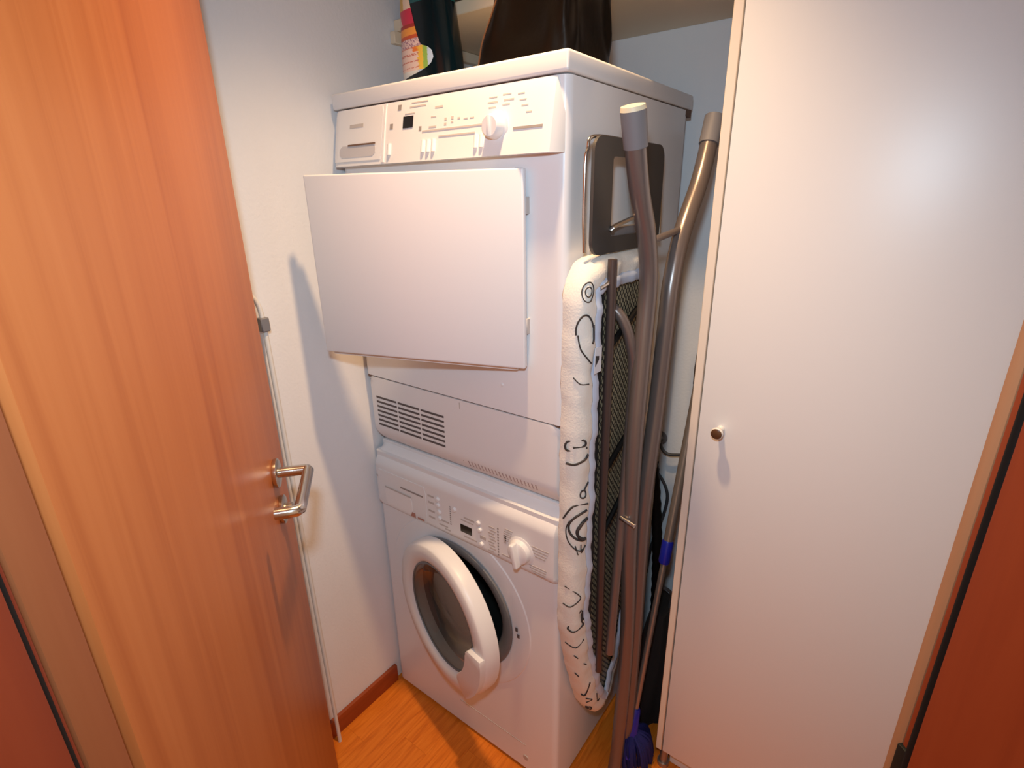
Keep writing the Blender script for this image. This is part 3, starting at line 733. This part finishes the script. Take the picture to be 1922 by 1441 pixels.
def ironing_board():
    ib = thing('ironing_board', (0.69, 0.14, 0.0), 'folded ironing board with white patterned cover standing upright beside the machines', 'ironing board')
    n = 260; O = outline(n)
    nor = []
    for i in range(n):
        a = Vector(O[i-2]); b = Vector(O[(i+2) % n]); t = (b-a).normalized(); q = Vector((t.y, -t.x))
        if q.dot(Vector((0.142, 0.8))-Vector(O[i])) < 0: q = -q
        nor.append(q)
    for _ in range(4): nor = [(nor[i-1]+nor[i]*2+nor[(i+1) % n]).normalized() for i in range(n)]
    prof = [(0.045, 0.606), (0.012, 0.607), (0.003, 0.612), (0.000, 0.622), (0.000, 0.634), (0.003, 0.646), (0.010, 0.654), (0.020, 0.658), (0.031, 0.659), (0.040, 0.658)]
    hemp = [(0.039, 0.6585), (0.043, 0.6615), (0.056, 0.6618), (0.0605, 0.659), (0.060, 0.653)]
    def P(i, d, x, k=0):
        o = O[i % n]; q = nor[i % n]
        wr = 0.0016*math.sin(i*0.83+k*0.6)+0.0016*math.sin(i*0.37+1.3-k*0.8)+0.0010*math.sin(i*1.9+k)
        amp = min(1.0, d/0.02)
        return Vector((x+wr*0.9*amp, o[0]+q.x*(d+wr*0.4), o[1]+q.y*(d+wr*0.4)))
    def strip(pr, k0=0, ks=1):
        bm = bmesh.new(); R_ = [[bm.verts.new(P(i, d, x, k0+k*ks)) for k, (d, x) in enumerate(pr)] for i in range(n)]
        for i in range(n):
            for k in range(len(pr)-1): bm.faces.new((R_[i][k], R_[(i+1) % n][k], R_[(i+1) % n][k+1], R_[i][k+1]))
        return bm
    cov = mk('board_cover', strip(prof), M_cover, ib, label='white cotton cover with black doodle print')
    mk('gathered_hem', strip(hemp, 9, 0.12), M_hem, ib, label='pale blue gathered hem of the cover')
    # padded face towards the dryer and the steel mesh on the underside
    def sheet(d, x, t):
        bm = bmesh.new(); a = [bm.verts.new((x, O[i][0]+nor[i].x*d, O[i][1]+nor[i].y*d)) for i in range(0, n, 2)]
        f = bm.faces.new(a); r = bmesh.ops.extrude_face_region(bm, geom=[f])
        bmesh.ops.translate(bm, verts=[v for v in r['geom'] if isinstance(v, bmesh.types.BMVert)], vec=(t, 0, 0))
        return bm
    mk('padding', sheet(0.03, 0.607, 0.002), M_cover, ib)
    mk('steel_mesh', sheet(0.030, 0.646, 0.003), M_mesh, ib, False, label='dark expanded steel mesh of the underside')
    # doodles printed on the rim
    def S(i, v):
        """point on the rim: i index along the outline, v in 0..1 from outer edge to inner side"""
        k = 3.2+v*5.6; a = int(k); t = k-a; d = prof[a][0]*(1-t)+prof[a+1][0]*t; x = prof[a][1]*(1-t)+prof[a+1][1]*t
        i0 = int(math.floor(i)); ti = i-i0
        p = P(i0, d, x, k)*(1-ti)+P(i0+1, d, x, k)*ti
        q = nor[i0 % n]; out = Vector((0.9, 0, 0))*min(1, v*1.6)+Vector((0, -q.x, -q.y))*(1-min(1, v))
        return p+out.normalized()*0.0014
    seg = sum((Vector(O[i])-Vector(O[i-1])).length for i in range(n))/n
    left = [i for i in range(n) if O[i][0] < 0.142]
    def at(z):
        return min(left, key=lambda i: abs(O[i][1]-z))
    up = 1 if O[(at(0.8)+1) % n][1] > O[at(0.8)][1] else -1
    bm = bmesh.new()
    def stroke(z, pts, r=0.0011):
        i0 = at(z); tube(bm, spline([S(i0+up*dz/seg, v) for v, dz in pts], 4), r*1.35, 6)
    def ring(z, v0, rv, rz, r=0.0011, a0=0, a1=360):
        stroke(z, [(v0+rv*math.cos(math.radians(a)), rz*math.sin(math.radians(a))) for a in range(a0, a1+1, 20)], r)
    ring(1.255, 0.55, 0.30, 0.030, 0.0012, 10, 200); stroke(1.245, [(0.30, 0.005), (0.40, -0.02), (0.62, -0.040), (0.80, -0.05)]); stroke(1.25, [(0.86, 0.02), (0.84, -0.005), (0.74, -0.012)], 0.0014)
    ring(1.330, 0.55, 0.22, 0.020, 0.0008); ring(1.330, 0.55, 0.12, 0.010, 0.0008)
    stroke(1.17, [(0.20, 0.0), (0.40, -0.012), (0.70, -0.014)], 0.0009)
    stroke(1.036, [(0.75, -0.006), (0.10, -0.010), (0.08, 0.008), (0.60, 0.012), (0.62, 0.000), (0.25, -0.002)], 0.0016)
    stroke(1.000, [(0.06, -0.006), (0.30, -0.006), (0.60, 0.002), (0.80, 0.010)], 0.0018)
    ring(0.935, 0.65, 0.14, 0.008); stroke(0.935, [(0.72, 0.006), (0.95, 0.020)])
    stroke(0.885, [(0.0, -0.015), (0.30, 0.018), (0.85, 0.016)], 0.0014)
    ring(0.855, 0.80, 0.62, 0.034, 0.0018, 90, 280); ring(0.850, 0.85, 0.42, 0.022, 0.0026, 80, 260); ring(0.845, 0.85, 0.75, 0.050, 0.0010, 150, 280)
    stroke(0.800, [(0.40, 0.010), (0.50, -0.012)], 0.0009); stroke(0.800, [(0.60, 0.010), (0.70, -0.012), (0.9, 0.0)], 0.0009)
    stroke(0.690, [(0.10, 0.022), (0.50, 0.006), (0.60, -0.010), (0.30, -0.028), (0.05, -0.024)], 0.0010)
    stroke(0.610, [(0.20, -0.016), (0.75, 0.028), (0.80, -0.006), (0.85, -0.022), (0.40, -0.026), (0.20, -0.016)], 0.0014); stroke(0.610, [(0.90, 0.012), (0.86, -0.004), (0.95, -0.006)], 0.0022)
    stroke(0.545, [(0.05, 0.004), (0.40, -0.008), (0.80, 0.002)], 0.0010)
    for z, v in ((0.50, 0.3), (0.46, 0.6), (0.43, 0.2)): stroke(z, [(v, 0.006), (v+0.12, -0.006)], 0.0010)
    stroke(0.345, [(0.70, 0.030), (0.40, -0.010), (0.25, -0.006)], 0.0014); stroke(0.32, [(0.35, 0.0), (0.55, -0.016), (0.30, -0.024)], 0.0010); ring(0.255, 0.30, 0.12, 0.010, 0.0012); stroke(0.28, [(0.9, 0.02), (0.8, -0.02), (0.95, -0.03)], 0.0010)
    mk('printed_pattern', bm, M_ink, cov, kind='stuff')
    # frame on the underside
    bm = rbox((0.6505, 0.020, 0.46), (0.6535, 0.052, 1.355), 0.001, 1); mk('side_strap', bm, M_plate, ib)
    bm = bmesh.new(); tube(bm, [(0.666, 0.052, 1.378), (0.666, 0.054, 1.25), (0.666, 0.060, 0.80), (0.666, 0.078, 0.40)], 0.0085, 12); mk('frame_tube', bm, M_tubed, ib)
    for z, y0, y1 in ((1.235, 0.06, 0.18), (0.965, 0.06, 0.17), (0.81, 0.06, 0.15)):
        bm = bmesh.new(); tube(bm, [(0.664, y0, z-0.02), (0.664, y1, z+0.035)], 0.006, 8); mk('cross_bar', bm, M_rubber, ib)
    bm = bmesh.new(); tube(bm, [(0.659, 0.020, 1.330), (0.664, 0.052, 1.338)], 0.004, 8); mk('cross_bar', bm, M_chrome, ib)
    # inner leg with bright rounded top end
    bm = bmesh.new(); tube(bm, spline([(0.652, 0.088, 1.285), (0.672, 0.094, 1.262), (0.686, 0.105, 1.215), (0.690, 0.118, 1.14), (0.690, 0.112, 0.95), (0.688, 0.095, 0.60), (0.688, 0.088, 0.46)], 5), [0.0105]*31, 14); mk('inner_leg', bm, M_tube, ib, label='taupe inner leg tube with bright bent top')
    # main legs: feet up
    R1 = 0.0172
    leg1 = spline([(0.704, 0.030, 1.575), (0.704, 0.060, 1.495), (0.704, 0.104, 1.415), (0.704, 0.127, 1.33), (0.704, 0.121, 1.20), (0.704, 0.113, 1.03), (0.704, 0.120, 0.78), (0.704, 0.150, 0.44), (0.704, 0.140, 0.12), (0.704, 0.122, 0.012)], 8)
    bm = bmesh.new(); tube(bm, leg1, R1, 18); l1 = mk('leg', bm, M_tube, ib)
    bm = bmesh.new(); tube(bm, [(0.704, 0.038, 1.556), (0.704, 0.021, 1.608)], [0.0196, 0.0205], 20); fc = mk('foot_cap', bm, M_capg, l1)
    bm = bmesh.new(); tube(bm, [(0.704, 0.0212, 1.6075), (0.704, 0.0192, 1.614)], [0.0203, 0.0190], 20); mk('cap_end', bm, M_capt, fc)
    leg2 = spline([(0.720, 0.352, 1.590), (0.720, 0.312, 1.508), (0.720, 0.240, 1.415), (0.720, 0.203, 1.325), (0.720, 0.193, 1.23), (0.718, 0.184, 1.07), (0.716, 0.166, 0.90), (0.712, 0.168, 0.76), (0.710, 0.182, 0.44), (0.710, 0.174, 0.12), (0.710, 0.160, 0.012)], 8)
    bm = bmesh.new(); tube(bm, leg2, R1, 18); l2 = mk('leg', bm, M_tube, ib)
    bm = bmesh.new(); tube(bm, [(0.720, 0.346, 1.577), (0.720, 0.368, 1.628)], [0.0196, 0.0200], 20); mk('foot_cap', bm, M_capg, l2)
    bm = bmesh.new(); tube(bm, [(0.706, 0.115, 1.405), (0.718, 0.245, 1.421)], 0.0065, 10); mk('leg_brace', bm, M_tube, ib)
    bm = bmesh.new(); tube(bm, [(0.690, 0.098, 0.83), (0.726, 0.092, 0.826)], 0.0055, 12); mk('pivot_bolt', bm, M_chrome, ib)
    # iron rest
    rs = thing('iron_rest', (0.645, 0.15, 1.39)); rs.parent = ib; rs.location = ORIG[rs.name]-ORIG[ib.name]
    bm = bmesh.new(); A = Matrix(((0, 0, 1, 0.640), (1, 0, 0, 0), (0, 1, 0, 0), (0, 0, 0, 1)))
    o = rrect(0.296, 0.192, 0.026, 6, 0.158, 1.4815); hl = rrect(0.135, 0.134, 0.008, 6, 0.146, 1.481)
    for zz in (0.0, 0.006):
        vo = [bm.verts.new(A @ Vector((y, z, zz))) for y, z in o]; vh = [bm.verts.new(A @ Vector((y, z, zz))) for y, z in hl]
        m = len(vo)
        for i in range(m): bm.faces.new((vo[i], vo[(i+1) % m], vh[(i+1) % m], vh[i]))
        if zz == 0: fo, fh = vo, vh
    for a, b in ((fo, vo), (fh, vh)):
        for i in range(m): bm.faces.new((a[i], a[(i+1) % m], b[(i+1) % m], b[i]))
    mk('rest_plate', bm, M_rest, rs)
    bm = bmesh.new(); fr = [(0.634, 0.006, 1.392), (0.634, 0.003, 1.425), (0.634, 0.001, 1.45), (0.634, 0.001, 1.535), (0.635, 0.006, 1.556), (0.635, 0.024, 1.576), (0.635, 0.15, 1.578), (0.635, 0.290, 1.576), (0.638, 0.308, 1.560), (0.641, 0.311, 1.50), (0.644, 0.313, 1.395)]
    tube(bm, spline(fr, 5), 0.0032, 10); mk('wire_frame', bm, M_chrome, rs)
    bm = bmesh.new(); tube(bm, spline([(0.648, 0.080, 1.424), (0.650, 0.086, 1.432), (0.650, 0.20, 1.448), (0.648, 0.205, 1.44)], 4), 0.0045, 8); mk('wire_hook', bm, M_chrome, rs)
    bm = rbox((0.632, 0.085, 1.398), (0.639, 0.205, 1.430), 0.002, 1); mk('slot_bar', bm, M_capg, rs)
    # sewn tag
    bm = rbox((0.6625, 0.004, 1.176), (0.6637, 0.030, 1.226), 0.0004, 1); tg = mk('sewn_tag', bm, M_tag, ib)
    bm = bmesh.new(); prism(bm, [(0.006, 1.190), (0.019, 1.201), (0.019, 1.208), (0.006, 1.211)], Matrix(((0, 0, 1, 0.6637), (1, 0, 0, 0), (0, 1, 0, 0), (0, 0, 0, 1))), 0.0005); mk('tag_print', bm, M_ink, tg, False)
ironing_board()

# ------------------------------------------------------------------ mop leaning behind the ironing board
def mop():
    m = thing('floor_mop', (0.722, 0.155, 0.0), 'blue floor mop with a telescopic metal handle leaning behind the ironing board', 'mop')
    D = Vector((0.012, 0.243, 1.0)); p = lambda z: Vector((0.722, 0.195, 0.175))+D*(z-0.175)
    bm = bmesh.new(); tube(bm, [p(0.15), p(0.62)], 0.0080, 14); mk('lower_tube', bm, M_alu, m)
    bm = bmesh.new(); tube(bm, [p(0.60), p(0.605), p(0.655), p(0.66)], [0.0125, 0.0145, 0.0145, 0.0125], 16); mk('clamp_collar', bm, M_blue, m, label='bright blue clamp collar')
    bm = bmesh.new(); tube(bm, [p(0.655), p(1.06)], 0.0115, 16); mk('upper_tube', bm, M_alu, m)
    bm = bmesh.new(); tube(bm, [p(1.05), p(1.09), p(1.16), p(1.24), p(1.31), p(1.325)], [0.0125, 0.0165, 0.0175, 0.0155, 0.0150, 0.008], 16); mk('grip', bm, M_tubed, m)
    bm = bmesh.new(); tube(bm, [p(0.195), p(0.19), p(0.14), p(0.10), p(0.06)], [0.0105, 0.0135, 0.0165, 0.021, 0.024], 16); mk('socket', bm, M_blue, m)
    bm = bmesh.new(); rnd = random.Random(11)
    for i in range(110):
        a = rnd.uniform(0, 2*PI); rr = rnd.uniform(0.02, 0.068); c = p(0.10); s = p(0.13)+Vector((math.cos(a)*0.012, math.sin(a)*0.012, 0))
        e = Vector((min(0.772, 0.738+math.cos(a)*rr*0.6), 0.205+math.sin(a)*rr*0.95, rnd.uniform(0.006, 0.03)))
        mid = (s+e)/2+Vector((math.cos(a)*0.012, math.sin(a)*0.012, 0.02)); mid.x = min(mid.x, 0.762)
        tube(bm, spline([s, mid, e], 4), [0.0042]*8+[0.0034], 5)
    mk('mop_fringe', bm, M_mop, m, kind='stuff')
mop()

# ------------------------------------------------------------------ cables and hoses on the back wall
def wall_services():
    t = thing('water_tap', (0.574, YB, 0.785), 'small grey tap on the back wall behind the ironing board', 'tap')
    M = Matrix.Translation((0.574, YB, 0.785)) @ Matrix.Rotation(PI/2, 4, 'X')
    bm = bmesh.new(); lathe(bm, [(0, 0), (0.022, 0), (0.022, 0.004), (0.012, 0.006), (0.012, 0.03), (0, 0.03)], M, 20); mk('tap_body', bm, M_capg, t)
    bm = rbox((0.562, YB-0.046, 0.780), (0.588, YB-0.028, 0.822), 0.004, 2); mk('tap_lever', bm, M_capg, t)
    c = thing('power_cord', (0.62, YB, 0.75), 'dark grey cord drooping from the tap towards the cabinet on the back wall', 'cable')
    bm = bmesh.new(); tube(bm, spline([(0.582, 0.600, 0.785), (0.592, 0.590, 0.765), (0.612, 0.590, 0.752), (0.645, 0.594, 0.757), (0.70, 0.60, 0.77), (0.76, 0.606, 0.77)], 6), 0.0048, 10); mk('cable', bm, M_cord, c)
    bm = bmesh.new(); tube(bm, [(0.584, 0.602, 0.79), (0.580, 0.598, 0.777)], 0.008, 10); mk('plug', bm, M_cord, c)
    c = thing('hanging_cable', (0.60, YB, 0.55), 'dark grey cable hanging in a loop behind the mop handle', 'cable')
    bm = bmesh.new(); tube(bm, spline([(0.572, 0.600, 0.675), (0.584, 0.604, 0.668), (0.604, 0.606, 0.640), (0.617, 0.606, 0.600), (0.612, 0.604, 0.54), (0.595, 0.600, 0.46), (0.580, 0.598, 0.39), (0.574, 0.595, 0.30)], 6), 0.0048, 10); mk('cable', bm, M_cord, c)
    h = thing('drain_hose', (0.66, 0.55, 0.0), 'thick black hose hanging down behind the ironing board legs', 'hose')
    bm = bmesh.new(); path = spline([(0.575, 0.575, 0.72), (0.600, 0.570, 0.55), (0.618, 0.560, 0.40), (0.625, 0.565, 0.20), (0.622, 0.570, 0.06), (0.610, 0.575, 0.018)], 10)
    tube(bm, path, [0.014 if i % 2 else 0.0165 for i in range(len(path))], 12); mk('hose_tube', bm, M_rubber, h)
    g = thing('supply_pipe', (0.545, 0.590, 0.40), 'thin pale grey pipe running down the back wall', 'pipe')
    bm = bmesh.new(); tube(bm, [(0.545, 0.594, 0.78), (0.545, 0.594, 0.0)], 0.010, 12); mk('pipe_tube', bm, M_hose, g)
    for z in (0.25, 0.6): mk('pipe_clip', rbox((0.532, 0.588, z), (0.558, YB, z+0.016), 0.002, 1), M_hose, g)
wall_services()

# ------------------------------------------------------------------ dark bag-like form added to stand in for shade on the corner floor
def shade_filler():
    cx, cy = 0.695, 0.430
    g = thing('shade_filler', (cx, cy, 0.0), 'added dark form standing in for the shade on the floor behind the mop', 'bag')
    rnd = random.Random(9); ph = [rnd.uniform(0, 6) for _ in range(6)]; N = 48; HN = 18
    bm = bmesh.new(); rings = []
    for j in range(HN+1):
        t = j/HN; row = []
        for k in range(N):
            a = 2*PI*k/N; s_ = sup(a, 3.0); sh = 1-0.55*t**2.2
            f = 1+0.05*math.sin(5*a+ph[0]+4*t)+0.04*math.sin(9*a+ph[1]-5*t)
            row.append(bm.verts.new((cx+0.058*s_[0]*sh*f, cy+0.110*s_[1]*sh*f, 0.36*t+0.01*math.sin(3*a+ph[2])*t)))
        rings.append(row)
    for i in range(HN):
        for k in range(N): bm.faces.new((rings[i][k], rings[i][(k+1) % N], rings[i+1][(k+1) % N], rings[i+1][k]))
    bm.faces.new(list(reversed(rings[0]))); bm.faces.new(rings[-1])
    mk('filler_body', bm, mat('shade_filler_dark', (0.012, 0.009, 0.009), 0.9), g)
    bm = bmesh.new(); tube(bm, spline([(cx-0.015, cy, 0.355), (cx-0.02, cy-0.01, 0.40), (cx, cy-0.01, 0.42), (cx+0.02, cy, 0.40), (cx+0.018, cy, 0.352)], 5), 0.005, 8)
    mk('filler_cord', bm, M_cord, g)
shade_filler()

# ------------------------------------------------------------------ white rod with clip against the left wall
def rod():
    r = thing('white_rod', (0.012, -0.256, 0.0), 'thin white rod with a grey clip standing against the left wall behind the door', 'rod')
    bm = bmesh.new(); tube(bm, spline([(0.016, -0.249, 0.0), (0.012, -0.251, 0.6), (0.008, -0.251, 1.15), (0.006, -0.252, 1.25), (0.005, -0.257, 1.283), (0.004, -0.270, 1.300), (0.003, -0.30, 1.304)], 6), 0.0052, 12); mk('rod_tube', bm, M_whitep, r)
    bm = rbox((0.000, -0.262, 1.222), (0.018, -0.243, 1.252), 0.002, 1); mk('clip', bm, M_greyp, r)
rod()

# ------------------------------------------------------------------ ceiling lamp of the closet (above the frame)
def ceiling_lamp():
    T = Matrix.Translation((LAMP.x, LAMP.y, ZC))
    bm = bmesh.new(); lathe(bm, [(0.055, 0.0), (0.055, -0.012), (0.047, -0.020), (0.040, -0.012), (0.0, -0.010)], T, 32); mk('lamp_housing', bm, M_whitep, CEIL)
ceiling_lamp()
